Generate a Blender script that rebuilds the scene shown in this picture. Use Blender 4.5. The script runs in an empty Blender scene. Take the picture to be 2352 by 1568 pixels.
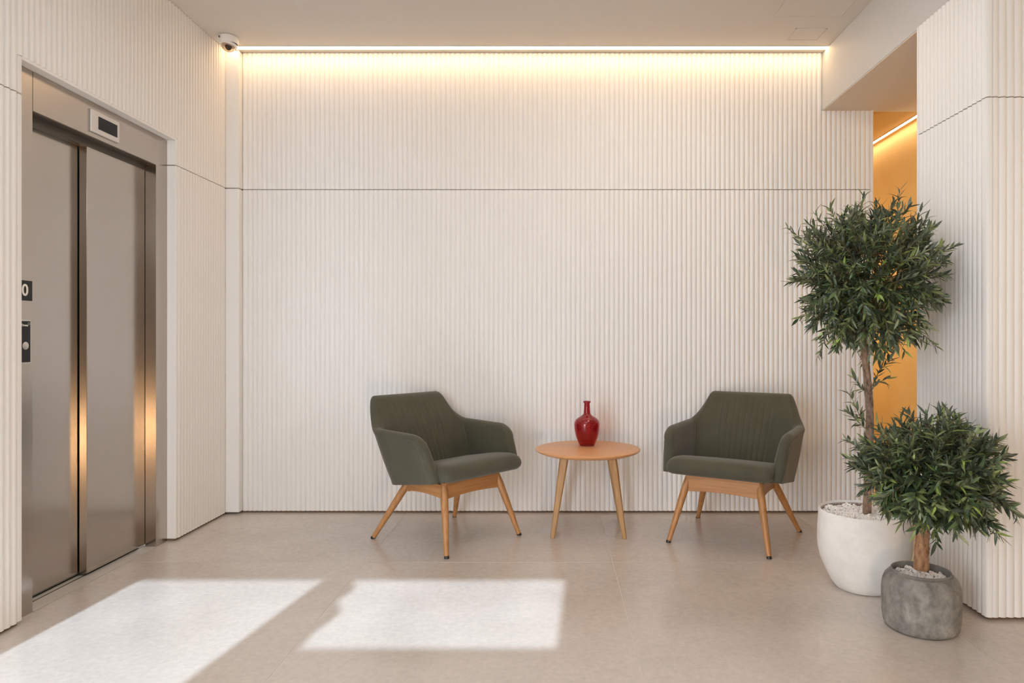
import bpy, math, random
from mathutils import Vector, Matrix

random.seed(7)
sc = bpy.context.scene
COL = sc.collection
PI = math.pi
EYE = 1.09            # camera height above the floor
FPX = 1568.0          # focal length in pixels (24 mm on 36 mm, 2352 px wide frame)

# ------------------------------------------------------------------ camera
cam_data = bpy.data.cameras.new('camera')
cam = bpy.data.objects.new('camera', cam_data)
COL.objects.link(cam)
cam.location = (0, 0, EYE)
cam.rotation_euler = (PI / 2, 0, 0)
cam_data.sensor_width = 36
cam_data.lens = 24
cam_data.shift_x = -94 / 2352
cam_data.shift_y = -6 / 2352
cam_data.clip_start = 0.05
sc.camera = cam

# ------------------------------------------------------------------ light and exposure
sc.view_settings.view_transform = 'Standard'
sc.view_settings.look = 'None'
sc.view_settings.exposure = 0.19
sc.view_settings.gamma = 1.0
sc.view_settings.use_curve_mapping = False
sc.cycles.use_denoising = True
sc.cycles.max_bounces = 10
sc.cycles.diffuse_bounces = 7
sc.cycles.sample_clamp_indirect = 6.0
sc.cycles.blur_glossy = 0.2

world = bpy.data.worlds.new('sky')
sc.world = world
world.use_nodes = True
bg = world.node_tree.nodes['Background']
bg.inputs['Color'].default_value = (0.96, 1.0, 1.06, 1)
bg.inputs['Strength'].default_value = 7.2

def lamp(name, kind, loc, energy, color, target=None, size=None, size_y=None, angle=None):
    ld = bpy.data.lights.new(name, kind)
    ld.energy = energy
    ld.color = color
    if kind == 'AREA':
        ld.shape = 'RECTANGLE'
        ld.size = size
        ld.size_y = size_y or size
    if angle is not None:
        ld.angle = angle
    o = bpy.data.objects.new(name, ld)
    COL.objects.link(o)
    o.location = loc
    if target is not None:
        d = Vector(target) - Vector(loc)
        o.rotation_euler = d.to_track_quat('-Z', 'Y').to_euler()
    return o

SUN = Vector((0.06, 1.0, -0.6))
lamp('sun', 'SUN', (-0.6, -10, 7), 4.9, (0.80, 1.0, 1.24), target=Vector((-0.6, -10, 7)) + SUN, angle=math.radians(0.53))
lamp('lobby_fill_light', 'AREA', (-0.3, 1.8, 2.86), 13.5, (0.88, 1.0, 1.10), target=(-0.25, 1.8, 0), size=1.9, size_y=1.7)  # added fill for the general room brightness, no fitting seen
lamp('side_warm_light', 'AREA', (3.2, 1.2, 2.0), 13, (1.0, 0.74, 0.50), target=(1.8, 2.6, 0.7), size=0.8, size_y=0.8)  # unseen warm source from the right, hung below the ceiling
lamp('seat_fill_light', 'AREA', (0.6, 3.25, 2.86), 6.0, (1.0, 0.88, 0.74), target=(0.75, 3.45, 0), size=0.45, size_y=0.45)  # added warm fill for the right part of the back wall
lamp('low_warm_light', 'AREA', (0.45, -0.45, 0.12), 17, (1.0, 0.66, 0.36), target=(-1.2, 3.2, 0.6), size=0.35, size_y=0.07)  # warm lamp out of view, added for the door edge highlights
lamp('passage_fill_light', 'AREA', (1.3, 5.3, 1.60), 16, (1.0, 0.80, 0.52), target=(2.6, 4.8, 0.9), size=0.5, size_y=0.5)  # added fill at mid height, brightens the ochre wall lower down

# ------------------------------------------------------------------ materials
def new_mat(name):
    m = bpy.data.materials.new(name)
    m.use_nodes = True
    return m, m.node_tree.nodes, m.node_tree.links, m.node_tree.nodes['Principled BSDF']

def plain(name, color, rough=0.5, metal=0.0, spec=0.5, bump=0.0, bscale=200.0):
    m, n, l, p = new_mat(name)
    p.inputs['Base Color'].default_value = (*color, 1)
    p.inputs['Roughness'].default_value = rough
    p.inputs['Metallic'].default_value = metal
    p.inputs['Specular IOR Level'].default_value = spec
    if bump:
        tc = n.new('ShaderNodeTexCoord')
        t = n.new('ShaderNodeTexNoise')
        t.inputs['Scale'].default_value = bscale
        t.inputs['Detail'].default_value = 4
        b = n.new('ShaderNodeBump')
        b.inputs['Strength'].default_value = bump
        b.inputs['Distance'].default_value = 0.002
        l.new(tc.outputs['Object'], t.inputs['Vector'])
        l.new(t.outputs['Fac'], b.inputs['Height'])
        l.new(b.outputs['Normal'], p.inputs['Normal'])
    return m

def mottled(name, stops, scale=6.0, detail=8.0, rough=0.5, stretch=(1, 1, 1), bump=0.05, distortion=0.0, spec=0.5, coord='Object', rand=0.0):
    """noise driven colour ramp; stops = [(pos, colour), ...]"""
    m, n, l, p = new_mat(name)
    tc = n.new('ShaderNodeTexCoord')
    mp = n.new('ShaderNodeMapping')
    mp.inputs['Scale'].default_value = stretch
    t = n.new('ShaderNodeTexNoise')
    t.inputs['Scale'].default_value = scale
    t.inputs['Detail'].default_value = detail
    t.inputs['Roughness'].default_value = 0.62
    t.inputs['Distortion'].default_value = distortion
    r = n.new('ShaderNodeValToRGB')
    e = r.color_ramp.elements
    while len(e) < len(stops):
        e.new(0.5)
    for k, (pos, c) in enumerate(stops):
        e[k].position = pos
        e[k].color = (*c, 1)
    l.new(tc.outputs[coord], mp.inputs['Vector'])
    l.new(mp.outputs['Vector'], t.inputs['Vector'])
    l.new(t.outputs['Fac'], r.inputs['Fac'])
    l.new(r.outputs['Color'], p.inputs['Base Color'])
    p.inputs['Roughness'].default_value = rough
    p.inputs['Specular IOR Level'].default_value = spec
    if bump:
        b = n.new('ShaderNodeBump')
        b.inputs['Strength'].default_value = bump
        b.inputs['Distance'].default_value = 0.003
        l.new(t.outputs['Fac'], b.inputs['Height'])
        l.new(b.outputs['Normal'], p.inputs['Normal'])
    return m

def emitter(name, color, strength):
    m, n, l, p = new_mat(name)
    p.inputs['Base Color'].default_value = (0.8, 0.8, 0.8, 1)
    p.inputs['Emission Color'].default_value = (*color, 1)
    p.inputs['Emission Strength'].default_value = strength
    return m

M = {}
M['panel'] = plain('white_fluted_panel', (0.80, 0.795, 0.785), 0.42)
M['backing'] = plain('dark_backing_board', (0.16, 0.11, 0.07), 0.8)
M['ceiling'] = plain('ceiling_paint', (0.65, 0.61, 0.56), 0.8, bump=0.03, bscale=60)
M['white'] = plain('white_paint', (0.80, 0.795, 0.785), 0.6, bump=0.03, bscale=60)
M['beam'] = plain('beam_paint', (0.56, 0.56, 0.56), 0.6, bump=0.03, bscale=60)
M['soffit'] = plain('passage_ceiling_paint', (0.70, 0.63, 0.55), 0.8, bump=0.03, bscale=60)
M['ochre'] = mottled('ochre_paint', [(0.35, (0.57, 0.36, 0.125)), (0.65, (0.62, 0.40, 0.145))], 2.5, 3, 0.55)
M['grout'] = plain('grout', (0.64, 0.60, 0.55), 0.8)
M['facade'] = plain('facade_paint', (0.70, 0.68, 0.65), 0.7)
M['brown'] = plain('brown_paint', (0.20, 0.14, 0.095), 0.6)
M['pavement'] = plain('pavement', (0.38, 0.37, 0.35), 0.9)

def tile_material():
    m, n, l, p = new_mat('beige_stone_tile')
    tc = n.new('ShaderNodeTexCoord')
    oi = n.new('ShaderNodeObjectInfo')
    add = n.new('ShaderNodeVectorMath'); add.operation = 'ADD'
    mul = n.new('ShaderNodeVectorMath'); mul.operation = 'SCALE'; mul.inputs['Scale'].default_value = 40
    l.new(oi.outputs['Random'], mul.inputs[0])
    l.new(tc.outputs['Object'], add.inputs[0]); l.new(mul.outputs[0], add.inputs[1])
    big = n.new('ShaderNodeTexNoise'); big.inputs['Scale'].default_value = 2.2; big.inputs['Detail'].default_value = 6; big.inputs['Roughness'].default_value = 0.6
    fine = n.new('ShaderNodeTexNoise'); fine.inputs['Scale'].default_value = 45; fine.inputs['Detail'].default_value = 8; fine.inputs['Roughness'].default_value = 0.7
    mp = n.new('ShaderNodeMapping'); mp.inputs['Scale'].default_value = (5, 22, 5); mp.inputs['Rotation'].default_value = (0, 0, 0.25)
    vein = n.new('ShaderNodeTexNoise'); vein.inputs['Scale'].default_value = 1.6; vein.inputs['Detail'].default_value = 5; vein.inputs['Distortion'].default_value = 0.8
    for t in (big, fine):
        l.new(add.outputs[0], t.inputs['Vector'])
    l.new(add.outputs[0], mp.inputs['Vector']); l.new(mp.outputs[0], vein.inputs['Vector'])
    r1 = n.new('ShaderNodeValToRGB')
    r1.color_ramp.elements[0].position = 0.30; r1.color_ramp.elements[0].color = (0.54, 0.48, 0.425, 1)
    r1.color_ramp.elements[1].position = 0.72; r1.color_ramp.elements[1].color = (0.62, 0.56, 0.505, 1)
    l.new(big.outputs['Fac'], r1.inputs['Fac'])
    r2 = n.new('ShaderNodeValToRGB')
    r2.color_ramp.elements[0].position = 0.30; r2.color_ramp.elements[0].color = (0.90, 0.90, 0.90, 1)
    r2.color_ramp.elements[1].position = 0.70; r2.color_ramp.elements[1].color = (1.06, 1.06, 1.06, 1)
    l.new(fine.outputs['Fac'], r2.inputs['Fac'])
    mx = n.new('ShaderNodeMix'); mx.data_type = 'RGBA'; mx.blend_type = 'MULTIPLY'; mx.inputs['Factor'].default_value = 1
    l.new(r1.outputs['Color'], mx.inputs[6]); l.new(r2.outputs['Color'], mx.inputs[7])
    r3 = n.new('ShaderNodeValToRGB')
    r3.color_ramp.elements[0].position = 0.69; r3.color_ramp.elements[0].color = (0, 0, 0, 1)
    r3.color_ramp.elements[1].position = 0.78; r3.color_ramp.elements[1].color = (0.45, 0.45, 0.45, 1)
    l.new(vein.outputs['Fac'], r3.inputs['Fac'])
    mx2 = n.new('ShaderNodeMix'); mx2.data_type = 'RGBA'
    mx2.inputs[7].default_value = (0.72, 0.69, 0.65, 1)
    l.new(r3.outputs['Color'], mx2.inputs['Factor']); l.new(mx.outputs[2], mx2.inputs[6])
    l.new(mx2.outputs[2], p.inputs['Base Color'])
    rr = n.new('ShaderNodeMapRange'); rr.inputs['To Min'].default_value = 0.19; rr.inputs['To Max'].default_value = 0.27
    l.new(fine.outputs['Fac'], rr.inputs['Value']); l.new(rr.outputs[0], p.inputs['Roughness'])
    p.inputs['Specular IOR Level'].default_value = 1.3
    b = n.new('ShaderNodeBump'); b.inputs['Strength'].default_value = 0.08; b.inputs['Distance'].default_value = 0.001
    l.new(fine.outputs['Fac'], b.inputs['Height']); l.new(b.outputs['Normal'], p.inputs['Normal'])
    return m
M['tile'] = tile_material()

def steel(name, color, rough, aniso=0.6):
    m, n, l, p = new_mat(name)
    tc = n.new('ShaderNodeTexCoord')
    mp = n.new('ShaderNodeMapping'); mp.inputs['Scale'].default_value = (500, 500, 1.2)
    t = n.new('ShaderNodeTexNoise'); t.inputs['Scale'].default_value = 1.0; t.inputs['Detail'].default_value = 3
    l.new(tc.outputs['Object'], mp.inputs['Vector']); l.new(mp.outputs[0], t.inputs['Vector'])
    rr = n.new('ShaderNodeMapRange'); rr.inputs['To Min'].default_value = rough - 0.02; rr.inputs['To Max'].default_value = rough + 0.03
    l.new(t.outputs['Fac'], rr.inputs['Value']); l.new(rr.outputs[0], p.inputs['Roughness'])
    cr = n.new('ShaderNodeValToRGB')
    cr.color_ramp.elements[0].color = (*[c * 0.985 for c in color], 1)
    cr.color_ramp.elements[1].color = (*[min(1, c * 1.015) for c in color], 1)
    l.new(t.outputs['Fac'], cr.inputs['Fac']); l.new(cr.outputs['Color'], p.inputs['Base Color'])
    p.inputs['Metallic'].default_value = 1.0
    p.inputs['Anisotropic'].default_value = aniso
    ge = n.new('ShaderNodeNewGeometry')
    cr2 = n.new('ShaderNodeVectorMath'); cr2.operation = 'CROSS_PRODUCT'; cr2.inputs[0].default_value = (0.03, 0.02, 1)
    l.new(ge.outputs['Normal'], cr2.inputs[1])
    nm = n.new('ShaderNodeVectorMath'); nm.operation = 'NORMALIZE'
    l.new(cr2.outputs[0], nm.inputs[0]); l.new(nm.outputs[0], p.inputs['Tangent'])
    return m
M['steel'] = steel('brushed_steel', (0.485, 0.435, 0.385), 0.19, 0.3)
M['steel_edge'] = steel('door_edge_steel', (0.42, 0.39, 0.36), 0.2, 0.3)
M['steel_dark'] = plain('shadowed_steel_trim', (0.16, 0.14, 0.12), 0.45, 1.0)  # darker than the door steel: shade under the fascia put into the colour
M['sill'] = plain('aluminium_sill', (0.58, 0.55, 0.51), 0.45, 0.25)
M['black'] = plain('black_plastic', (0.02, 0.02, 0.02), 0.35)
M['dark_plate'] = plain('charcoal_plate', (0.016, 0.015, 0.016), 0.42, spec=0.25)
M['screen'] = plain('dark_display_glass', (0.012, 0.010, 0.012), 0.30, spec=0.2)
M['print'] = plain('white_print', (0.80, 0.78, 0.74), 0.5)
M['silver'] = plain('satin_silver', (0.62, 0.60, 0.58), 0.35, 0.7)
M['casing'] = plain('white_plastic_casing', (0.78, 0.77, 0.75), 0.35)
M['dome'] = plain('smoked_dome', (0.62, 0.50, 0.40), 0.03)
M['dome'].node_tree.nodes['Principled BSDF'].inputs['Transmission Weight'].default_value = 0.92
M['dome'].node_tree.nodes['Principled BSDF'].inputs['IOR'].default_value = 1.1
M['led'] = emitter('warm_led', (1.0, 0.66, 0.35), 13)
M['led_amber'] = emitter('amber_led', (1.0, 0.78, 0.50), 22)

def fabric(name, c1, c2):
    m, n, l, p = new_mat(name)
    tc = n.new('ShaderNodeTexCoord')
    t = n.new('ShaderNodeTexNoise'); t.inputs['Scale'].default_value = 420; t.inputs['Detail'].default_value = 4
    t2 = n.new('ShaderNodeTexNoise'); t2.inputs['Scale'].default_value = 9; t2.inputs['Detail'].default_value = 3
    l.new(tc.outputs['Object'], t.inputs['Vector']); l.new(tc.outputs['Object'], t2.inputs['Vector'])
    ad = n.new('ShaderNodeMath'); ad.operation = 'MULTIPLY_ADD'; ad.inputs[1].default_value = 0.5
    l.new(t.outputs['Fac'], ad.inputs[0])
    h = n.new('ShaderNodeMath'); h.operation = 'MULTIPLY'; h.inputs[1].default_value = 0.5
    l.new(t2.outputs['Fac'], h.inputs[0]); l.new(h.outputs[0], ad.inputs[2])
    r = n.new('ShaderNodeValToRGB')
    r.color_ramp.elements[0].position = 0.35; r.color_ramp.elements[0].color = (*c1, 1)
    r.color_ramp.elements[1].position = 0.65; r.color_ramp.elements[1].color = (*c2, 1)
    l.new(ad.outputs[0], r.inputs['Fac']); l.new(r.outputs['Color'], p.inputs['Base Color'])
    p.inputs['Roughness'].default_value = 0.85
    p.inputs['Specular IOR Level'].default_value = 0.25
    p.inputs['Sheen Weight'].default_value = 0.25
    p.inputs['Sheen Roughness'].default_value = 0.5
    b = n.new('ShaderNodeBump'); b.inputs['Strength'].default_value = 0.12; b.inputs['Distance'].default_value = 0.001
    l.new(t.outputs['Fac'], b.inputs['Height']); l.new(b.outputs['Normal'], p.inputs['Normal'])
    return m
M['fabric'] = fabric('green_upholstery', (0.058, 0.056, 0.036), (0.077, 0.075, 0.049))
M['thread'] = plain('green_thread', (0.13, 0.135, 0.10), 0.8)

def wood(name, dark, light, axis='Z', scale=1.0, rough=0.42):
    m, n, l, p = new_mat(name)
    tc = n.new('ShaderNodeTexCoord')
    mp = n.new('ShaderNodeMapping')
    s = {'X': (2, 40, 40), 'Y': (40, 2, 40), 'Z': (40, 40, 2)}[axis]
    mp.inputs['Scale'].default_value = tuple(v * scale for v in s)
    t = n.new('ShaderNodeTexNoise'); t.inputs['Scale'].default_value = 1.6; t.inputs['Detail'].default_value = 7; t.inputs['Distortion'].default_value = 0.6
    l.new(tc.outputs['Object'], mp.inputs['Vector']); l.new(mp.outputs[0], t.inputs['Vector'])
    r = n.new('ShaderNodeValToRGB')
    r.color_ramp.elements[0].position = 0.30; r.color_ramp.elements[0].color = (*dark, 1)
    r.color_ramp.elements[1].position = 0.70; r.color_ramp.elements[1].color = (*light, 1)
    l.new(t.outputs['Fac'], r.inputs['Fac']); l.new(r.outputs['Color'], p.inputs['Base Color'])
    p.inputs['Roughness'].default_value = rough
    b = n.new('ShaderNodeBump'); b.inputs['Strength'].default_value = 0.06; b.inputs['Distance'].default_value = 0.001
    l.new(t.outputs['Fac'], b.inputs['Height']); l.new(b.outputs['Normal'], p.inputs['Normal'])
    return m
M['oak_leg'] = wood('honey_wood_leg', (0.36, 0.165, 0.055), (0.50, 0.25, 0.095), 'Z')
M['oak_rail'] = wood('honey_wood_rail', (0.36, 0.16, 0.055), (0.50, 0.25, 0.095), 'X')
M['oak_rail_y'] = wood('honey_wood_side_rail', (0.36, 0.16, 0.055), (0.50, 0.25, 0.095), 'Y')
M['oak_top'] = wood('oak_tabletop', (0.56, 0.27, 0.115), (0.66, 0.345, 0.16), 'X', 0.6, 0.36)
M['table_leg'] = wood('oak_table_leg', (0.32, 0.175, 0.07), (0.43, 0.255, 0.11), 'Z')

def glass(name, color):
    m, n, l, p = new_mat(name)
    p.inputs['Base Color'].default_value = (*color, 1)
    p.inputs['Roughness'].default_value = 0.02
    p.inputs['Transmission Weight'].default_value = 1.0
    p.inputs['IOR'].default_value = 1.48
    return m
M['red_glass'] = glass('red_glass', (0.62, 0.095, 0.125))

M['white_pot'] = mottled('white_textured_ceramic', [(0.30, (0.68, 0.67, 0.65)), (0.55, (0.77, 0.765, 0.75)), (0.75, (0.81, 0.805, 0.795))], 9, 9, 0.7, bump=0.12)
M['grey_pot'] = mottled('grey_concrete', [(0.32, (0.125, 0.12, 0.11)), (0.46, (0.205, 0.20, 0.187)), (0.57, (0.265, 0.26, 0.245)), (0.70, (0.37, 0.365, 0.345))], 22, 12, 0.7, stretch=(1, 1, 0.75), bump=0.1, distortion=0.2)
M['grey_rim'] = mottled('dark_concrete_rim', [(0.3, (0.10, 0.098, 0.09)), (0.7, (0.24, 0.235, 0.22))], 14, 8, 0.55)
M['inner_pot'] = plain('pot_inside', (0.30, 0.235, 0.19), 0.85)
M['gravel'] = mottled('white_gravel', [(0.3, (0.78, 0.75, 0.73)), (0.7, (0.92, 0.91, 0.90))], 60, 3, 0.75, bump=0)
M['soil'] = plain('soil', (0.10, 0.08, 0.06), 0.95)
M['bark'] = mottled('olive_bark', [(0.34, (0.09, 0.055, 0.038)), (0.48, (0.25, 0.165, 0.115)), (0.66, (0.40, 0.28, 0.20))], 55, 8, 0.85, stretch=(1, 1, 0.5), bump=0.9)
M['bark_brown'] = mottled('brown_bark', [(0.34, (0.085, 0.042, 0.022)), (0.46, (0.27, 0.145, 0.075)), (0.66, (0.46, 0.28, 0.16))], 42, 8, 0.8, stretch=(1, 1, 0.5), bump=0.9)
M['twig'] = plain('twig', (0.20, 0.17, 0.08), 0.8)

def leafmat(name, top, back):
    m, n, l, p = new_mat(name)
    g = n.new('ShaderNodeNewGeometry')
    mx = n.new('ShaderNodeMix'); mx.data_type = 'RGBA'
    mx.inputs[6].default_value = (*top, 1); mx.inputs[7].default_value = (*back, 1)
    l.new(g.outputs['Backfacing'], mx.inputs['Factor'])
    nz = n.new('ShaderNodeTexNoise'); nz.inputs['Scale'].default_value = 34; nz.inputs['Detail'].default_value = 2
    l.new(g.outputs['Position'], nz.inputs['Vector'])
    rg = n.new('ShaderNodeMapRange'); rg.inputs['From Min'].default_value = 0.3; rg.inputs['From Max'].default_value = 0.7
    rg.inputs['To Min'].default_value = 0.62; rg.inputs['To Max'].default_value = 1.45
    l.new(nz.outputs['Fac'], rg.inputs['Value'])
    sv = n.new('ShaderNodeVectorMath'); sv.operation = 'SCALE'
    l.new(mx.outputs[2], sv.inputs[0]); l.new(rg.outputs[0], sv.inputs['Scale'])
    l.new(sv.outputs[0], p.inputs['Base Color'])
    p.inputs['Roughness'].default_value = 0.36
    p.inputs['Specular IOR Level'].default_value = 0.6
    p.inputs['Transmission Weight'].default_value = 0.0
    return m
LEAFM = [leafmat('leaf_dark', (0.036, 0.062, 0.034), (0.105, 0.130, 0.095)),
         leafmat('leaf_mid', (0.085, 0.138, 0.058), (0.165, 0.20, 0.13)),
         leafmat('leaf_olive', (0.165, 0.215, 0.080), (0.22, 0.25, 0.14)),
         leafmat('leaf_bright', (0.26, 0.38, 0.09), (0.30, 0.38, 0.15))]

# ------------------------------------------------------------------ mesh helpers
class MB:
    def __init__(self):
        self.v = []; self.f = []; self.mi = []
    def add(self, verts, faces, mi=0):
        o = len(self.v)
        self.v += [tuple(p) for p in verts]
        self.f += [tuple(o + i for i in f) for f in faces]
        self.mi += [mi] * len(faces)
        return self
    def box(self, x0, x1, y0, y1, z0, z1, mi=0):
        x0, x1 = min(x0, x1), max(x0, x1); y0, y1 = min(y0, y1), max(y0, y1); z0, z1 = min(z0, z1), max(z0, z1)
        v = [(x0, y0, z0), (x1, y0, z0), (x1, y1, z0), (x0, y1, z0), (x0, y0, z1), (x1, y0, z1), (x1, y1, z1), (x0, y1, z1)]
        return self.add(v, [(0, 3, 2, 1), (4, 5, 6, 7), (0, 1, 5, 4), (1, 2, 6, 5), (2, 3, 7, 6), (3, 0, 4, 7)], mi)
    def tube(self, pts, radii, seg=12, cap=True, mi=0):
        """round tube along pts"""
        rings = []
        n = len(pts)
        P = [Vector(p) for p in pts]
        prev = None
        v = []
        for i, p in enumerate(P):
            t = (P[min(i + 1, n - 1)] - P[max(i - 1, 0)]).normalized()
            if prev is None:
                a = Vector((1, 0, 0)) if abs(t.x) < 0.9 else Vector((0, 1, 0))
                a = (a - t * a.dot(t)).normalized()
            else:
                a = (prev - t * prev.dot(t)).normalized()
            prev = a
            b = t.cross(a)
            r = radii[i] if hasattr(radii, '__len__') else radii
            for k in range(seg):
                an = 2 * PI * k / seg
                v.append(p + a * (math.cos(an) * r) + b * (math.sin(an) * r))
        f = []
        for i in range(n - 1):
            for k in range(seg):
                k2 = (k + 1) % seg
                f.append((i * seg + k, i * seg + k2, (i + 1) * seg + k2, (i + 1) * seg + k))
        if cap:
            f.append(tuple(reversed(range(seg))))
            f.append(tuple((n - 1) * seg + k for k in range(seg)))
        return self.add(v, f, mi)
    def lathe(self, prof, seg=48, center=(0, 0, 0), mi=0):
        """prof = [(r, z), ...]; ends with r = 0 are closed to a point"""
        cx, cy, cz = center
        v = []; f = []
        idx = []
        for (r, z) in prof:
            if r < 1e-6:
                idx.append([len(v)]); v.append((cx, cy, cz + z))
            else:
                s = len(v)
                idx.append(list(range(s, s + seg)))
                for k in range(seg):
                    a = 2 * PI * k / seg
                    v.append((cx + r * math.cos(a), cy + r * math.sin(a), cz + z))
        for A, B in zip(idx, idx[1:]):
            for k in range(seg):
                k2 = (k + 1) % seg
                if len(A) == 1 and len(B) == 1:
                    continue
                if len(A) == 1:
                    f.append((A[0], B[k2], B[k]))
                elif len(B) == 1:
                    f.append((A[k], A[k2], B[0]))
                else:
                    f.append((A[k], A[k2], B[k2], B[k]))
        return self.add(v, f, mi)
    def mesh(self, name, mats, smooth=False):
        me = bpy.data.meshes.new(name)
        me.from_pydata(self.v, [], self.f)
        for m in (mats if isinstance(mats, (list, tuple)) else [mats]):
            me.materials.append(m)
        if any(self.mi):
            me.polygons.foreach_set('material_index', self.mi)
        if smooth:
            me.polygons.foreach_set('use_smooth', [True] * len(me.polygons))
        me.update()
        return me
    def build(self, name, mats, parent=None, smooth=False, bevel=0.0, loc=None, sharp=None):
        me = self.mesh(name, mats, smooth)
        o = bpy.data.objects.new(name, me)
        COL.objects.link(o)
        if parent is not None:
            o.parent = parent
        if loc is not None:
            o.location = loc
        if sharp is not None:
            me.set_sharp_from_angle(angle=math.radians(sharp))
        if bevel:
            b = o.modifiers.new('bevel', 'BEVEL')
            b.width = bevel; b.segments = 2; b.limit_method = 'ANGLE'; b.angle_limit = math.radians(40)
        return o

def empty(name, loc=(0, 0, 0), rz=0.0, parent=None):
    o = bpy.data.objects.new(name, None)
    o.empty_display_size = 0.05
    COL.objects.link(o)
    o.location = loc
    o.rotation_euler = (0, 0, rz)
    if parent is not None:
        o.parent = parent
    return o

def tag(o, label, cat, group=None):
    o['label'] = label
    o['category'] = cat
    if group:
        o['group'] = group
    return o

def structure(o):
    o['kind'] = 'structure'
    return o

def copy_tree(o, parent=None):
    c = o.copy()
    COL.objects.link(c)
    if parent is not None:
        c.parent = parent
    for ch in list(o.children):
        copy_tree(ch, c)
    return c

# ------------------------------------------------------------------ room dimensions (metres; y runs away from the camera)
XL = -2.03      # face of the lift wall
YB = 4.28       # face of the back wall
CZ = 2.885      # ceiling
XB = 1.69       # face of the beam over the passage
BZ = 2.524      # underside of the beam
XP = 1.677      # left face of the pillar wall
YP0, YP1 = 2.64, 3.14
XE = 1.995      # right end of the back wall
XO = 2.39       # ochre wall of the passage
SEAM = 2.024    # joint between the panel rows
GAP = 0.012     # shadow gap above the floor
JOINT = 0.0042
YLC = 0.30      # front corner of the lift wall
YF = -1.20      # inside face of the facade
SAG, REED = 0.0078, 0.030

def reed_panel(name, parent, n, pitch, z0, z1, origin, along, out, mat, cuts=None, depth=0.016):
    """fluted panel of n convex reeds running up; along/out are unit vectors; cuts = [(s0, s1, zmin)] raises the bottom edge"""
    mb = MB()
    al, ou, og = Vector(along), Vector(out), Vector(origin)
    K = 7
    R = (pitch * pitch / 4 + SAG * SAG) / (2 * SAG)
    for i in range(n):
        sc0, sc1 = i * pitch, (i + 1) * pitch
        zb = z0
        for (a, b, zm) in (cuts or []):
            if sc0 + 1e-6 >= a and sc1 <= b + 1e-6:
                zb = zm
        vs = []
        for k in range(K + 1):
            t = k / K
            x = (t - 0.5) * pitch
            h = math.sqrt(R * R - x * x) - (R - SAG)
            s = sc0 + t * pitch
            p = og + al * s + ou * (h - SAG)
            vs.append((p.x, p.y, zb)); vs.append((p.x, p.y, z1))
        fs = []
        flip = al.cross(Vector((0, 0, 1))).dot(ou) < 0
        for k in range(K):
            q = (2 * k, 2 * k + 2, 2 * k + 3, 2 * k + 1)
            fs.append(q[::-1] if flip else q)
        mb.add(vs, fs)
        # bottom and top edges of the reed down to the back of the board
        for zz in (zb, z1):
            base = [(v[0], v[1], zz) for v in vs[::2]]
            p0 = og + al * sc1 - ou * depth; p1 = og + al * sc0 - ou * depth
            mb.add(base + [(p0.x, p0.y, zz), (p1.x, p1.y, zz)], [tuple(range(K + 3))])
    # end faces
    for s in (0, n * pitch):
        p0 = og + al * s - ou * SAG; p1 = og + al * s - ou * depth
        mb.add([(p0.x, p0.y, z0), (p1.x, p1.y, z0), (p1.x, p1.y, z1), (p0.x, p0.y, z1)], [(0, 1, 2, 3)])
    o = mb.build(name, mat, parent, smooth=True, sharp=45)
    return o

# ------------------------------------------------------------------ floor
floor = structure(MB().box(-3.6, 4.2, YF - 0.05, 7.0, -0.10, -0.0009).build('floor', M['grout']))
TX0, TY0, TS = 0.292, 3.331, 1.205
tile_meshes = {}
ix = range(-4, 4)
for i in ix:
    for j in range(-4, 4):
        x0, x1 = TX0 + i * TS, TX0 + (i + 1) * TS
        y0, y1 = TY0 + j * TS, TY0 + (j + 1) * TS
        x0, x1 = max(x0, -3.6), min(x1, 4.2)
        y0, y1 = max(y0, YF - 0.05), min(y1, 7.0)
        if x1 - x0 < 0.02 or y1 - y0 < 0.02:
            continue
        g = 0.0011
        key = (round(x1 - x0, 3), round(y1 - y0, 3))
        if key not in tile_meshes:
            w, d = (x1 - x0) / 2 - g, (y1 - y0) / 2 - g
            mb = MB()
            b = 0.0006
            mb.add([(-w, -d, -0.01), (w, -d, -0.01), (w, d, -0.01), (-w, d, -0.01),
                    (-w, -d, -b), (w, -d, -b), (w, d, -b), (-w, d, -b),
                    (-w + b, -d + b, 0), (w - b, -d + b, 0), (w - b, d - b, 0), (-w + b, d - b, 0)],
                   [(0, 1, 5, 4), (1, 2, 6, 5), (2, 3, 7, 6), (3, 0, 4, 7),
                    (4, 5, 9, 8), (5, 6, 10, 9), (6, 7, 11, 10), (7, 4, 8, 11), (8, 9, 10, 11)])
            tile_meshes[key] = mb.mesh('tile', M['tile'])
        o = bpy.data.objects.new('tile', tile_meshes[key])
        COL.objects.link(o)
        o.location = ((x0 + x1) / 2, (y0 + y1) / 2, 0)
        o.parent = floor

# ------------------------------------------------------------------ ceiling and beam
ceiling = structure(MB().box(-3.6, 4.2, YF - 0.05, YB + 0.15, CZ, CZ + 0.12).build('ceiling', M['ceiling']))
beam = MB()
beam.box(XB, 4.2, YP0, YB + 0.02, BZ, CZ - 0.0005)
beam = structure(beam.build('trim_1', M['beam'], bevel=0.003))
MB().box(XB + 0.004, 4.2, YP1, YB + 0.02, BZ - 0.004, BZ).build('soffit_board', M['soffit'], beam)

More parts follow.
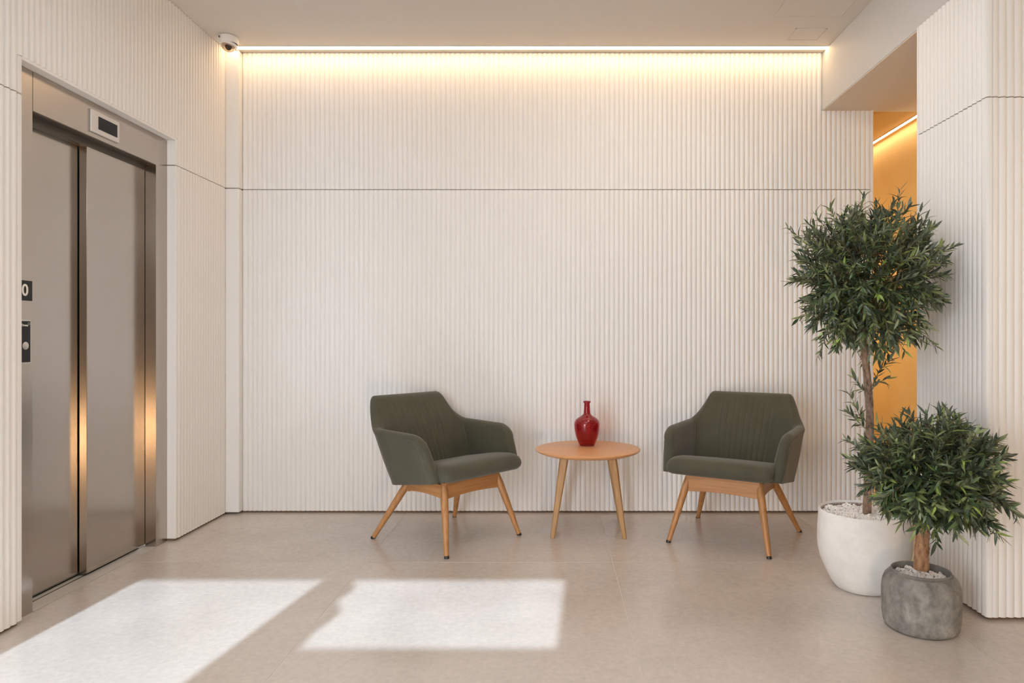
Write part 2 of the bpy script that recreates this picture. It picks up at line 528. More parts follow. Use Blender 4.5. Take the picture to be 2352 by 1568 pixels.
# ------------------------------------------------------------------ back wall
wall_back = structure(MB().box(XL - 0.2, XE - 0.004, YB + 0.016, YB + 0.14, 0.0, CZ).build('wall_back', M['backing']))
X0 = -1.948
nA = 63; pA = (-0.035 - X0) / nA
nB = 57; pB = (1.6895 + 0.035) / nB
reed_panel('fluted_panel', wall_back, nA, pA, GAP, SEAM, (X0, YB, 0), (1, 0, 0), (0, -1, 0), M['panel'])
reed_panel('fluted_panel', wall_back, nA, pA, SEAM + JOINT, CZ - 0.003, (X0, YB, 0), (1, 0, 0), (0, -1, 0), M['panel'])
nC = 67; pC = (XE + 0.035) / nC
reed_panel('fluted_panel', wall_back, nC, pC, GAP, SEAM, (-0.035, YB, 0), (1, 0, 0), (0, -1, 0), M['panel'])
reed_panel('fluted_panel', wall_back, nB, pB, SEAM + JOINT, CZ - 0.003, (-0.035, YB, 0), (1, 0, 0), (0, -1, 0), M['panel'])
nD = 10; pD = (XE - 1.690) / nD
reed_panel('fluted_panel', wall_back, nD, pD, SEAM + JOINT, BZ - 0.002, (1.690, YB, 0), (1, 0, 0), (0, -1, 0), M['panel'])
# plain corner strips beside the fluted boards
for (z0, z1) in ((GAP, SEAM), (SEAM + JOINT, CZ - 0.003)):
    MB().box(XL - 0.012, -1.949, YB - 0.042, YB + 0.016, z0, z1).build('corner_strip', M['white'], wall_back, bevel=0.006)
MB().box(XE - 0.003, XE + 0.012, YB - 0.004, YB + 0.14, GAP, BZ - 0.002).build('end_board', M['white'], wall_back, bevel=0.002)

# ------------------------------------------------------------------ lift wall (left)
LY0, LY1, LZ = 2.615, 3.68, 2.16
wl = MB()
wl.box(XL - 0.20, XL - 0.016, YLC, LY0 - 0.01, 0, CZ)
wl.box(XL - 0.20, XL - 0.016, LY1 + 0.01, YB + 0.14, 0, CZ)
wl.box(XL - 0.20, XL - 0.016, LY0 - 0.01, LY1 + 0.01, LZ + 0.01, CZ)
wall_left = structure(wl.build('wall_left', M['backing']))
# edge boards round the lift opening and at the front corner
eb = 0.022
nE = round((YB - 0.044 - LY1 - eb) / REED); pE = (YB - 0.044 - LY1 - eb) / nE
reed_panel('fluted_panel', wall_left, nE, pE, GAP, SEAM, (XL, LY1 + eb, 0), (0, 1, 0), (1, 0, 0), M['panel'])
nF = round((LY0 - eb - YLC - 0.02) / REED); pF = (LY0 - eb - YLC - 0.02) / nF
reed_panel('fluted_panel', wall_left, nF, pF, GAP, SEAM, (XL, YLC + 0.02, 0), (0, 1, 0), (1, 0, 0), M['panel'])
reed_panel('fluted_panel', wall_left, nF, pF, SEAM + JOINT, CZ - 0.002, (XL, YLC + 0.02, 0), (0, 1, 0), (1, 0, 0), M['panel'])
reed_panel('fluted_panel', wall_left, nE, pE, SEAM + JOINT, CZ - 0.002, (XL, LY1 + eb, 0), (0, 1, 0), (1, 0, 0), M['panel'])
nG = round((LY1 - LY0 + 2 * eb) / REED); pG = (LY1 - LY0 + 2 * eb) / nG
reed_panel('fluted_panel', wall_left, nG, pG, LZ + 0.012, CZ - 0.002, (XL, LY0 - eb, 0), (0, 1, 0), (1, 0, 0), M['panel'])
for (y0, y1) in ((LY0 - eb, LY0), (LY1, LY1 + eb)):
    for (z0, z1) in ((GAP if y0 > 3 else GAP, SEAM), (SEAM + JOINT, LZ + 0.012)):
        MB().box(XL - 0.075, XL - 0.003, y0, y1, z0, z1).build('edge_board', M['white'], wall_left, bevel=0.004)
MB().box(XL - 0.075, XL - 0.003, LY0 - 0.0, LY1 + 0.0, LZ, LZ + 0.012).build('edge_board', M['white'], wall_left)
MB().box(XL - 0.20, XL - 0.003, YLC, YLC + 0.02, GAP, CZ - 0.002).build('edge_board', M['white'], wall_left, bevel=0.004)

# ------------------------------------------------------------------ pillar wall (right)
wall_right = structure(MB().box(XP + 0.016, 4.2, YP0 + 0.016, YP1 - 0.004, 0, BZ - 0.0005).build('wall_right', M['backing']))
CR = 0.012
nH = round((YP1 - YP0 - CR) / REED); pH = (YP1 - YP0 - CR) / nH
nI = 40; pI = 0.0302
for (z0, z1) in ((GAP, SEAM), (SEAM + JOINT, BZ - 0.001)):
    reed_panel('fluted_panel', wall_right, nH, pH, z0, z1, (XP, YP0 + CR, 0), (0, 1, 0), (-1, 0, 0), M['panel'])
    reed_panel('fluted_panel', wall_right, nI, pI, z0, z1, (XP + 0.022, YP0, 0), (1, 0, 0), (0, -1, 0), M['panel'])
    # rounded plain corner post between the two fluted faces
    mb = MB()
    arc = [(XP + 0.022, YP0), (XP + 0.014, YP0 + 0.0005), (XP + 0.0055, YP0 + 0.0035), (XP + 0.0018, YP0 + 0.007), (XP, YP0 + CR), (XP + 0.016, YP0 + 0.016)]
    n = len(arc)
    mb.add([(x, y, z0) for x, y in arc] + [(x, y, z1) for x, y in arc],
           [(k, n + k, n + (k + 1) % n, (k + 1) % n) for k in range(n)] + [tuple(range(n)), tuple(reversed(range(n, 2 * n)))])
    mb.build('corner_strip', M['panel'], wall_right, smooth=True, sharp=50)
MB().box(XP + 0.001, 4.2, YP1 - 0.004, YP1 + 0.010, GAP, BZ - 0.001).build('end_board', M['white'], wall_right, bevel=0.002)

# ------------------------------------------------------------------ ochre passage behind the wall
pas = MB()
pas.box(XO, XO + 0.1, YP1 + 0.012, 7.0, 0, BZ)
pas.box(0.8, XO + 0.1, 7.0, 7.1, 0, BZ)
pas.box(0.7, 0.8, YB + 0.142, 7.1, 0, BZ)
pas.box(0.8, XE + 0.01, YB + 0.142, YB + 0.16, 0, BZ)
wall_passage = structure(pas.build('wall_passage', M['ochre']))
structure(MB().box(0.7, XO + 0.1, YB + 0.022, 7.1, BZ, BZ + 0.1).build('ceiling_passage', M['ochre']))

# ------------------------------------------------------------------ facade behind the camera (lets the sky in; openings shaped for the sun patches)
ft = 0.06
fa = MB()
H1, H2 = 2.605, 2.164
def wedge(poly):
    n = len(poly)
    fa.add([(x, YF - ft, z) for x, z in poly] + [(x, YF, z) for x, z in poly],
           [tuple(range(n)), tuple(reversed(range(n, 2 * n)))] + [(k, n + k, n + (k + 1) % n, (k + 1) % n) for k in range(n)])
wedge([(-3.6, H1), (4.2, H1), (4.2, 3.0), (-3.6, 3.0)])
wedge([(-1.395, 0), (-1.02, 0), (-1.106, H2), (-1.115, 2.28), (-1.085, 2.36), (-1.150, 2.44), (-1.120, 2.52), (-1.192, H1), (-1.292, H1), (-1.374, 2.018), (-1.395, 1.2)])  # unseen tapered post, outline shaped to cast the gap between the sun patches
wedge([(-1.02, 0), (-0.2035, 0), (-0.2035, H2), (-1.106, H2)])
wedge([(-0.2035, 0), (4.2, 0), (4.2, H1), (-0.2035, H1)])
wedge([(-3.6, 0), (-3.3, 0), (-3.3, H1), (-3.6, H1)])
wall_front = structure(fa.build('wall_front', M['facade']))
structure(MB().box(4.1, 4.2, YF, YP0, 0, CZ).build('wall_side', M['white']))
# left of the lift wall the lobby widens towards the entrance
structure(MB().box(-3.6, XL - 0.2, YLC + 0.02, YLC + 0.10, 0, CZ).build('wall_entrance', M['white']))
structure(MB().box(-3.7, -3.6, YF - 0.06, YLC + 0.10, 0, CZ).build('wall_added', M['brown']))  # unseen brown wall, added to darken the reflections in the door edges
structure(MB().box(-14, 14, -16, YF - 0.07, -0.16, -0.06).build('ground', M['pavement']))

# ------------------------------------------------------------------ light strips
def led(name, x0, x1, y0, y1, z, mat, along, drop=0.007):
    """half round diffuser hanging a little below the ceiling"""
    root = empty(name, ((x0 + x1) / 2, (y0 + y1) / 2, z))
    mb = MB(); n = 8
    cx, cy = (x0 + x1) / 2, (y0 + y1) / 2
    w = (y1 - y0) / 2 if along == 'X' else (x1 - x0) / 2
    vs = []
    for e in (-1, 1):
        for k in range(n + 1):
            a = PI * k / n
            o = math.cos(a) * w; h = -math.sin(a) * drop
            if along == 'X':
                vs.append(((x0 if e < 0 else x1) - cx, o, h))
            else:
                vs.append((o, (y0 if e < 0 else y1) - cy, h))
    fs = [(k, k + 1, n + 2 + k, n + 1 + k) for k in range(n)] + [tuple(range(n + 1)), tuple(reversed(range(n + 1, 2 * n + 2)))]
    mb.add(vs, fs)
    mb.build('diffuser', mat, root, smooth=True, sharp=60)
    r = MB()
    if along == 'X':
        r.box(x0 - cx, x1 - cx, -w - 0.004, -w, -0.003, 0.0); r.box(x0 - cx, x1 - cx, w, w + 0.004, -0.003, 0.0)
    else:
        r.box(-w - 0.004, -w, y0 - cy, y1 - cy, -0.003, 0.0); r.box(w, w + 0.004, y0 - cy, y1 - cy, -0.003, 0.0)
    r.build('channel', M['silver'], root)
    return root
o = led('led_strip', XL + 0.03, XB - 0.004, 4.188, 4.231, CZ, M['led'], 'X')
tag(o, 'long glowing warm white light line along the ceiling above the back wall', 'light strip')
o = led('led_strip', XO - 0.060, XO - 0.038, YP1 + 0.05, 6.9, BZ, M['led_amber'], 'Y')
tag(o, 'short diagonal glowing light line inside the ochre passage', 'light strip')

# ------------------------------------------------------------------ ceiling hatches
def hatch(name, x0, x1, y0, y1, label):
    root = empty(name, ((x0 + x1) / 2, (y0 + y1) / 2, CZ))
    w, d = (x1 - x0) / 2, (y1 - y0) / 2
    t = 0.006
    MB().box(-w + t, w - t, -d + t, d - t, -0.0025, 0).build('cover', M['ceiling'], root, bevel=0.0008)
    fr = MB()
    fr.box(-w, w, -d, -d + 0.0045, -0.003, 0); fr.box(-w, w, d - 0.0045, d, -0.003, 0)
    fr.box(-w, -w + 0.0045, -d, d, -0.003, 0); fr.box(w - 0.0045, w, -d, d, -0.003, 0)
    fr.build('frame', M['ceiling'], root)
    return tag(root, label, 'access panel')
hatch('access_panel', 1.225, 1.61, 3.35, 3.803, 'larger square access panel in the ceiling, cut by the top of the photo')
hatch('access_panel', 1.405, 1.588, 3.948, 4.10, 'small access panel in the ceiling close to the right end of the light line')

# ------------------------------------------------------------------ lift
lift = empty('elevator', (-2.08, 3.15, 0))
tag(lift, 'brushed steel elevator with two sliding door panels, set in the left fluted wall', 'elevator')
def LB(x0, x1, y0, y1, z0, z1):
    return MB().box(x0 + 2.08, x1 + 2.08, y0 - 3.15, y1 - 3.15, z0, z1)
JX = -2.080
dY0, dY1 = 2.729, 3.576
LB(JX - 0.03, JX, LY0 + 0.002, dY0 - 0.001, 0.001, LZ - 0.002).build('jamb', M['steel'], lift)
LB(JX - 0.055, JX + 0.0005, dY1, LY1 - 0.002, 0.001, LZ - 0.002).build('jamb', M['steel'], lift)
LB(JX - 0.055, JX + 0.0005, dY0 + 0.001, dY1 + 0.0, 2.002, LZ - 0.002).build('fascia', M['steel'], lift)
LB(JX - 0.055, JX - 0.001, dY0 + 0.001, dY1 - 0.001, 1.999, 2.002).build('soffit', M['steel_dark'], lift)
LB(JX - 0.095, JX - 0.056, dY0 - 0.06, LY1 - 0.002, 1.972, 2.0).build('head_rail', M['steel_dark'], lift)
# door panels: the right one stands proud of the left one
LB(-2.172, -2.137, 3.130, dY1 + 0.03, 0.014, 1.985).build('door_panel', M['steel'], lift, bevel=0.0015)
LB(-2.205, -2.176, dY0 - 0.04, 3.145, 0.014, 1.985).build('door_panel', M['steel'], lift, bevel=0.0015)
LB(-2.22, -2.206, dY0 - 0.08, dY1 + 0.06, 0, 2.02).build('shaft_lining', M['black'], lift)
sl = LB(-2.205, JX + 0.004, dY0 + 0.002, dY1 - 0.002, 0.0005, 0.004).build('sill', M['sill'], lift, bevel=0.001)
for gx in (-2.188, -2.154):
    LB(gx, gx + 0.006, dY0 + 0.003, dY1 - 0.003, 0.004, 0.0048).build('groove', M['black'], sl)
def text_mesh(body, size, mat, extrude=0.0006):
    cu = bpy.data.curves.new('text', 'FONT')
    cu.body = body; cu.size = size; cu.align_x = 'CENTER'; cu.align_y = 'CENTER'; cu.extrude = extrude; cu.offset = size * 0.018
    ob = bpy.data.objects.new('text', cu)
    COL.objects.link(ob)
    dg = bpy.context.evaluated_depsgraph_get()
    me = bpy.data.meshes.new_from_object(ob.evaluated_get(dg))
    bpy.data.objects.remove(ob); bpy.data.curves.remove(cu)
    me.materials.clear(); me.materials.append(mat)
    return me
def lift_text(name, body, size, y, z, x, parent, mat, sx=1.0):
    o = bpy.data.objects.new(name, text_mesh(body, size, mat))
    COL.objects.link(o)
    o.parent = parent
    o.rotation_euler = (PI / 2, 0, PI / 2)
    o.location = (x + 2.08, y - 3.15, z)
    o.scale = (sx, 1, 1)
    return o
# floor indicator over the doors
dp = LB(JX, JX + 0.010, 3.062, 3.262, 2.022, 2.124).build('display', M['silver'], lift, bevel=0.003)
LB(JX + 0.010, JX + 0.0112, 3.110, 3.243, 2.045, 2.103).build('screen', M['screen'], dp)
# floor number plate
pl = LB(JX, JX + 0.004, 2.646, 2.723, 1.241, 1.320).build('number_plate', M['dark_plate'], lift, bevel=0.001)
lift_text('numeral', '0', 0.064, 2.684, 1.2800, JX + 0.0045, pl, M['print'], 1.05)
# call panel
cp = LB(JX, JX + 0.003, 2.651, 2.717, 0.992, 1.165).build('call_panel', M['silver'], lift, bevel=0.001)
LB(JX + 0.003, JX + 0.005, 2.656, 2.711, 0.998, 1.160).build('face_plate', M['dark_plate'], cp)
bt = MB().lathe([(0, 0.004), (0.012, 0.004), (0.0150, 0.002), (0.0155, 0)], 28)
bt.v = [(z, y, -x) for x, y, z in bt.v]
bt.build('button', M['silver'], cp, smooth=True, sharp=40, loc=(JX + 0.005 + 2.08, 2.685 - 3.15, 1.063))
lift_text('lettering', 'Orona', 0.0125, 2.681, 1.1435, JX + 0.0052, cp, M['print'])
ring = MB()
ring.tube([(0, math.cos(2 * PI * k / 20) * 0.0045, math.sin(2 * PI * k / 20) * 0.0045) for k in range(21)], 0.0006, 6)
ring.build('emblem', M['silver'], cp, loc=(JX + 0.0052 + 2.08, 2.703 - 3.15, 1.1500))

# ------------------------------------------------------------------ security camera
sec = empty('security_camera', (-1.93, 4.06, CZ))
tag(sec, 'small white dome security camera on the ceiling in the left corner', 'security camera')
MB().lathe([(0, 0), (0.052, 0), (0.058, -0.006), (0.058, -0.030), (0.055, -0.038), (0.050, -0.042)], 36).build('housing', M['casing'], sec, smooth=True, sharp=40)
col = MB().lathe([(0.050, 0), (0.051, -0.006), (0.047, -0.013), (0.040, -0.015), (0, -0.013)], 36).build('collar', M['casing'], sec, smooth=True, sharp=40, loc=(0, 0, -0.041))
col.rotation_euler = (math.radians(-6), math.radians(10), 0)
prof = [(0.041, 0)] + [(0.040 * math.cos(a), -0.038 * math.sin(a)) for a in [PI / 2 * k / 8 for k in range(1, 8)]] + [(0, -0.038)]
dm = MB().lathe(prof, 32).build('dome', M['dome'], sec, smooth=True, loc=(0.001, -0.002, -0.053))
dm.rotation_euler = (math.radians(-6), math.radians(10), 0)
ln = MB().lathe([(0, 0.020), (0.018, 0.016), (0.0215, 0.004), (0.019, -0.008), (0.012, -0.0165), (0.0115, -0.0185), (0.0095, -0.0185), (0.009, -0.016), (0, -0.015)], 24).build('lens', M['black'], sec, smooth=True, sharp=40, loc=(0.001, -0.002, -0.062))
ln.rotation_euler = (math.radians(-48), 0, math.radians(30))
MB().box(-0.030, -0.026, -0.0585, -0.05, -0.026, -0.016).build('vent', M['black'], sec)

# ------------------------------------------------------------------ armchair (front faces -Y)
LN1, LR, LWD, LUB, LARM = 0.205, 0.080, 0.285, -0.136, 0.328
LS = LN1 + LR * PI / 2 + LARM
HT = 0.029
def lean(z, u=-0.136):
    k = 0.455 - 0.065 * max(0.0, min(1.0, (u + 0.0) / 0.28))
    return -k * (min(z, 0.6) - 0.31) - 0.64 * max(0.0, z - 0.6)
def flare(z):
    return 0.032 * max(0.0, min(1.0, (z - 0.34) / 0.26))
def plan(s):
    a = abs(s); sg = 1 if s >= 0 else -1
    if a <= LN1:
        return s, LUB, 0.0, -1.0
    if a <= LN1 + LR * PI / 2:
        th = (a - LN1) / LR
        return sg * (LN1 + LR * math.sin(th)), LUB + LR * (1 - math.cos(th)), sg * math.sin(th), -math.cos(th)
    return sg * LWD, LUB + LR + (a - LN1 - LR * PI / 2), sg * 1.0, 0.0
def sm(t):
    t = max(0.0, min(1.0, t))
    return t * t * (3 - 2 * t)
def ztop(s):
    a = abs(s)
    if a < 0.192:
        z = 0.772
    elif a < 0.216:
        t = (a - 0.192) / 0.024
        z = 0.772 - 0.022 * t * t
    elif a < 0.250:
        z = 0.750 - (a - 0.216) / 0.034 * 0.082
    elif a < 0.315:
        t = (a - 0.250) / 0.065
        z = 0.668 - 0.056 * (1 - (1 - t) ** 2)
    else:
        z = 0.612 - 0.008 * (a - 0.315) / (LS - 0.315)
    dist = LS - a
    rc = 0.075
    if dist < rc:
        z -= rc - math.sqrt(max(0.0, rc * rc - (rc - dist) ** 2))
    return z
def zbot(s):
    x, u, nx, nu = plan(s)
    z = 0.314 + (u - LUB) / (0.305 - LUB) * 0.060
    dist = LS - abs(s)
    rc = 0.02
    if dist < rc:
        z += rc - math.sqrt(max(0.0, rc * rc - (rc - dist) ** 2))
    return z
SEAMS = [-0.120 + 0.030 * k for k in range(9)]
def shell_point(s, o, z):
    x, u, nx, nu = plan(s)
    x += flare(z) * max(-1.0, min(1.0, s / 0.20))
    return Vector((x + o * nx, -(u + o * nu + lean(z, u)), z))
def make_shell():
    cols = []
    a = 0.0
    pos = []
    while a < 0.146:
        pos.append(a); a += 0.0030
    while a < LN1 + LR * PI / 2:
        pos.append(a); a += 0.011
    while a < LS - 0.08:
        pos.append(a); a += 0.018
    for k in range(0, 13):
        pos.append(LS - 0.08 * (1 - math.sin(PI / 2 * k / 12)))
    cols = [-p for p in reversed(pos[1:])] + pos
    NB, NT, NI = 12, 8, 14
    V = []; F = []
    for s in cols:
        zt, zb = ztop(s), zbot(s)
        dist = LS - abs(s)
        h = HT
        if dist < HT:
            h = math.sqrt(max(1e-8, HT * HT - (HT - dist) ** 2)) + 0.0006
        zt2 = max(zt - h, zb + 0.001)
        ring = []
        for k in range(NB):                         # outer face going up
            w = k / NB
            ring.append((h * (0.90 + 0.14 * math.sin(PI * min(1, w + 0.08))), zb + (zt2 - zb) * w))
        for k in range(NT + 1):                     # rolled top
            an = PI * k / NT
            ring.append((h * math.cos(an), zt2 + h * 0.95 * math.sin(an)))
        for k in range(1, NI + 1):                  # inner face going down
            w = 1 - k / NI
            g = 0.0
            if abs(s) < 0.146:
                for q in SEAMS:
                    g += 0.0050 * math.exp(-((s - q) / 0.0042) ** 2)
                g -= 0.0025
                g *= sm((0.146 - abs(s)) / 0.012) * sm((zt - (zb + (zt2 - zb) * w)) / 0.05)
            puff = 0.004 * math.sin(PI * w)
            ring.append((-h - puff * (h / HT) + g, zb + (zt2 - zb) * w))
        for (o, z) in ring:
            V.append(shell_point(s, o, z))
    R = NB + NT + 1 + NI
    n = len(cols)
    for i in range(n - 1):
        for k in range(R):
            k2 = (k + 1) % R
            F.append((i * R + k, (i + 1) * R + k, (i + 1) * R + k2, i * R + k2))
    F.append(tuple(range(R)))
    F.append(tuple(reversed(range((n - 1) * R, n * R))))
    return MB().add(V, F)

def seam_tube(fn, r=0.0013):
    mb = MB()
    mb.tube([fn(t / 24) for t in range(25)], r, 5)
    return mb

def make_seat():
    prof = [(0.262, 0.366), (0.284, 0.371), (0.299, 0.384), (0.305, 0.402), (0.301, 0.424), (0.287, 0.443), (0.262, 0.453), (0.225, 0.456),
            (0.15, 0.450), (0.06, 0.436), (-0.04, 0.418), (-0.120, 0.404), (-0.14, 0.385), (-0.12, 0.345), (-0.06, 0.328), (0.04, 0.339), (0.14, 0.350), (0.22, 0.360)]
    cu, cz = 0.09, 0.402
    W = 0.276
    V = []; F = []
    xs = []
    for k in range(7):
        xs.append(1 - 0.13 * (1 - math.cos(PI / 2 * (6 - k) / 6)) if False else None)
    steps = [0.0, 0.004, 0.012, 0.024, 0.040, 0.06, 0.10, 0.17, 0.276]
    xs = [-(W - st) for st in steps] + [(W - st) for st in reversed(steps[:-1])]
    for x in xs:
        d = W - abs(x)
        q = 0.045
        e = 1.0
        if d < q:
            e = math.sqrt(max(0.0, 1 - (1 - d / q) ** 2))
        crown = 0.004 * (1 - (x / W) ** 2)
        for (u, z) in prof:
            zz = cz + (z - cz) * (0.45 + 0.55 * e) + (crown if z > 0.42 else 0)
            uu = cu + (u - cu) * (0.90 + 0.10 * e)
            V.append((x, -uu, zz))
    n = len(prof)
    for i in range(len(xs) - 1):
        for k in range(n):
            k2 = (k + 1) % n
            F.append((i * n + k, i * n + k2, (i + 1) * n + k2, (i + 1) * n + k))
    F.append(tuple(reversed(range(n))))
    F.append(tuple(range((len(xs) - 1) * n, len(xs) * n)))
    return MB().add(V, F)

def rail(p0, p1, thick, z0, z1, arch):
    """plank between two points (in plan) with an arched lower edge"""
    a, b = Vector((*p0, 0)), Vector((*p1, 0))
    d = (b - a).normalized()
    nn = Vector((-d.y, d.x, 0)) * (thick / 2)
    N = 14
    V = []; F = []
    for k in range(N + 1):
        t = k / N
        c = a.lerp(b, t)
        zl = z0 + arch * math.sin(PI * t)
        for (o, z) in ((nn, zl), (-nn, zl), (-nn, z1), (nn, z1)):
            V.append((c.x + o.x, c.y + o.y, z))
    for k in range(N):
        for q in range(4):
            q2 = (q + 1) % 4
            F.append((k * 4 + q, k * 4 + q2, (k + 1) * 4 + q2, (k + 1) * 4 + q))
    F.append((3, 2, 1, 0)); F.append((N * 4, N * 4 + 1, N * 4 + 2, N * 4 + 3))
    return MB().add(V, F)

def make_armchair():
    root = empty('armchair')
    sh = make_shell().build('upholstered_shell', M['fabric'], root, smooth=True)
    for sg in (-1, 1):
        # stitched seams: inside corner, and round the front of the arm
        def inner(t, sg=sg):
            s = sg * (LN1 + LR * PI / 2 * 0.80)
            z = 0.45 + (ztop(s) - 0.028 - 0.45) * t
            return shell_point(s, -HT - 0.0038 * math.sin(PI * (z - 0.33) / 0.28), z)
        seam_tube(inner, 0.0011).build('seam', M['thread'], sh)
        def outer(t, sg=sg):
            dd = 0.034
            if t < 0.75:
                z = zbot(sg * (LS - dd)) + 0.01 + (ztop(sg * (LS - dd)) - 0.030 - zbot(sg * (LS - dd)) - 0.01) * t / 0.75
                s = sg * (LS - dd)
            else:
                s = sg * (LS - dd - 0.10 * (t - 0.75) / 0.25)
                z = ztop(s) - 0.030
            return shell_point(s, HT + 0.0006, z)
        seam_tube(outer, 0.0009).build('seam', M['thread'], sh)
        def outer2(t, sg=sg):
            dd = 0.024
            s = sg * (LS - dd)
            z0, z1 = zbot(s) + 0.008, ztop(s) - 0.032
            return shell_point(s, HT * 0.985 + 0.0006, z0 + (z1 - z0) * t)
        seam_tube(outer2, 0.0009).build('seam', M['thread'], sh)
    ub = MB()
    for (u0, u1, za, zb_) in ((-0.10, 0.268, 0.322, 0.372),):
        ub.add([(-0.262, -u0, za), (0.262, -u0, za), (0.270, -u1, zb_), (-0.270, -u1, zb_), (-0.262, -u0, za + 0.02), (0.262, -u0, za + 0.02), (0.270, -u1, zb_ + 0.02), (-0.270, -u1, zb_ + 0.02)],
               [(0, 1, 2, 3), (7, 6, 5, 4), (0, 4, 5, 1), (1, 5, 6, 2), (2, 6, 7, 3), (3, 7, 4, 0)])
    ub.build('underside', M['fabric'], root)
    make_seat().build('seat_cushion', M['fabric'], root, smooth=True, sharp=60)
    legs = {}
    for (sx, fr) in ((-1, 1), (1, 1), (-1, -1), (1, -1)):
        if fr > 0:
            top = Vector((sx * 0.188, -0.172, 0.352)); foot = Vector((sx * 0.265, -0.282, 0.0))
        else:
            top = Vector((sx * 0.180, 0.108, 0.335)); foot = Vector((sx * 0.297, 0.288, 0.0))
        legs[(sx, fr)] = (top, foot)
        ts = [0, 0.1, 0.22, 0.4, 0.7, 0.975]
        rs = [0.0165, 0.0185, 0.0200, 0.0190, 0.0155, 0.0120]
        lg = MB()
        lg.tube([top.lerp(foot, t) for t in ts], rs, 16)
        lo = lg.build('leg', M['oak_leg'], root, smooth=True, sharp=50)
        cpm = MB()
        c0 = top.lerp(foot, 0.973)
        cpm.tube([c0, Vector((foot.x, foot.y, 0.002)).lerp(c0, 0.1), Vector((foot.x, foot.y, 0.0))], [0.0128, 0.0135, 0.0125], 16)
        cpm.build('foot_cap', M['black'], lo, smooth=True, sharp=50)
    def at(key, z):
        t, f = legs[key]
        k = (t.z - z) / (t.z - f.z)
        p = t.lerp(f, k)
        return (p.x, p.y)
    zc = 0.31
    rail(at((-1, 1), zc), at((1, 1), zc), 0.022, 0.266, 0.356, 0.010).build('rail', M['oak_rail'], root, bevel=0.003)
    rail(at((-1, -1), zc), at((1, -1), zc), 0.022, 0.262, 0.318, 0.014).build('rail', M['oak_rail'], root, bevel=0.003)
    for sx in (-1, 1):
        rail(at((sx, 1), zc), at((sx, -1), zc), 0.022, 0.268, 0.342, 0.010).build('rail', M['oak_rail_y'], root, bevel=0.003)
    return root

chair_a = make_armchair()
chair_a.location = (-0.573, 3.773, 0)
chair_a.rotation_euler.z = math.radians(50)
tag(chair_a, 'dark green upholstered armchair left of the round table, turned to the right', 'armchair', 'armchairs beside the round table')
chair_b = copy_tree(chair_a)
chair_b.location = (0.991, 3.764, 0)
chair_b.rotation_euler.z = math.radians(-31)
tag(chair_b, 'dark green upholstered armchair right of the round table, next to the white pot', 'armchair', 'armchairs beside the round table')

# ------------------------------------------------------------------ side table
TZ = 0.465
table = empty('side_table', (0.200, 3.920, 0), math.radians(-1.8))
tag(table, 'round oak side table with four tapered legs between the two armchairs', 'table')
prof = [(0, TZ), (0.290, TZ), (0.2965, TZ - 0.0015), (0.300, TZ - 0.005), (0.2985, TZ - 0.010), (0.288, TZ - 0.018), (0.268, TZ - 0.026), (0.250, TZ - 0.029), (0, TZ - 0.029)]
MB().lathe(prof, 96).build('tabletop', M['oak_top'], table, smooth=True, sharp=50)
for sx in (-1, 1):
    for sy in (-1, 1):
        t = Vector((sx * 0.132, sy * 0.128, TZ - 0.028)); f = Vector((sx * 0.197, sy * 0.186, 0))
        mb = MB()
        V = []
        secs = [(0.0, 0.0245), (0.15, 0.0240), (0.5, 0.0190), (1.0, 0.0125)]
        for (k, r) in secs:
            c = t.lerp(f, k)
            ch = r * 0.35
            for (ox, oy) in ((r, r - ch), (r - ch, r), (-r + ch, r), (-r, r - ch), (-r, -r + ch), (-r + ch, -r), (r - ch, -r), (r, -r + ch)):
                V.append((c.x + ox, c.y + oy, c.z))
        F = []
        for k in range(len(secs) - 1):
            for q in range(8):
                q2 = (q + 1) % 8
                F.append((k * 8 + q2, k * 8 + q, (k + 1) * 8 + q, (k + 1) * 8 + q2))
        F.append(tuple(range(8))); F.append(tuple(reversed(range(24, 32))))
        mb.add(V, F)
        mb.build('leg', M['table_leg'], table, bevel=0.002)

# ------------------------------------------------------------------ red glass bottle
BS = 1.0 / 12.06 / 390.0
outer = [(200, 1415), (215, 1395), (255, 1300), (295, 1200), (325, 1100), (346, 980), (355, 880), (356, 830), (347, 775), (325, 725), (280, 675), (215, 630), (150, 590), (112, 555), (96, 515), (90, 470), (84, 380), (78, 270), (80, 245), (100, 235), (106, 222), (106, 205), (98, 192)]
op = [(r * BS, (1415 - y) * BS) for r, y in outer]
w = 0.0032
inn = [(max(0.004, r - w), z) for r, z in op if z < 0.235][::-1]
inn = [(r, max(z, 0.006)) for r, z in inn]
bottle_prof = [(0, 0.004), (0.030, 0.002), (0.040, 0.0)] + op[0:] + [(0.0165, op[-1][1] + 0.0005), (0.0145, 0.236)] + inn + [(0, 0.010)]
bot = MB().lathe(bottle_prof, 56).build('bottle', M['red_glass'], None, smooth=True, sharp=60, loc=(0.200, 4.005, TZ + 0.0004))
tag(bot, 'round red glass bottle with a narrow neck standing on the oak side table', 'bottle')

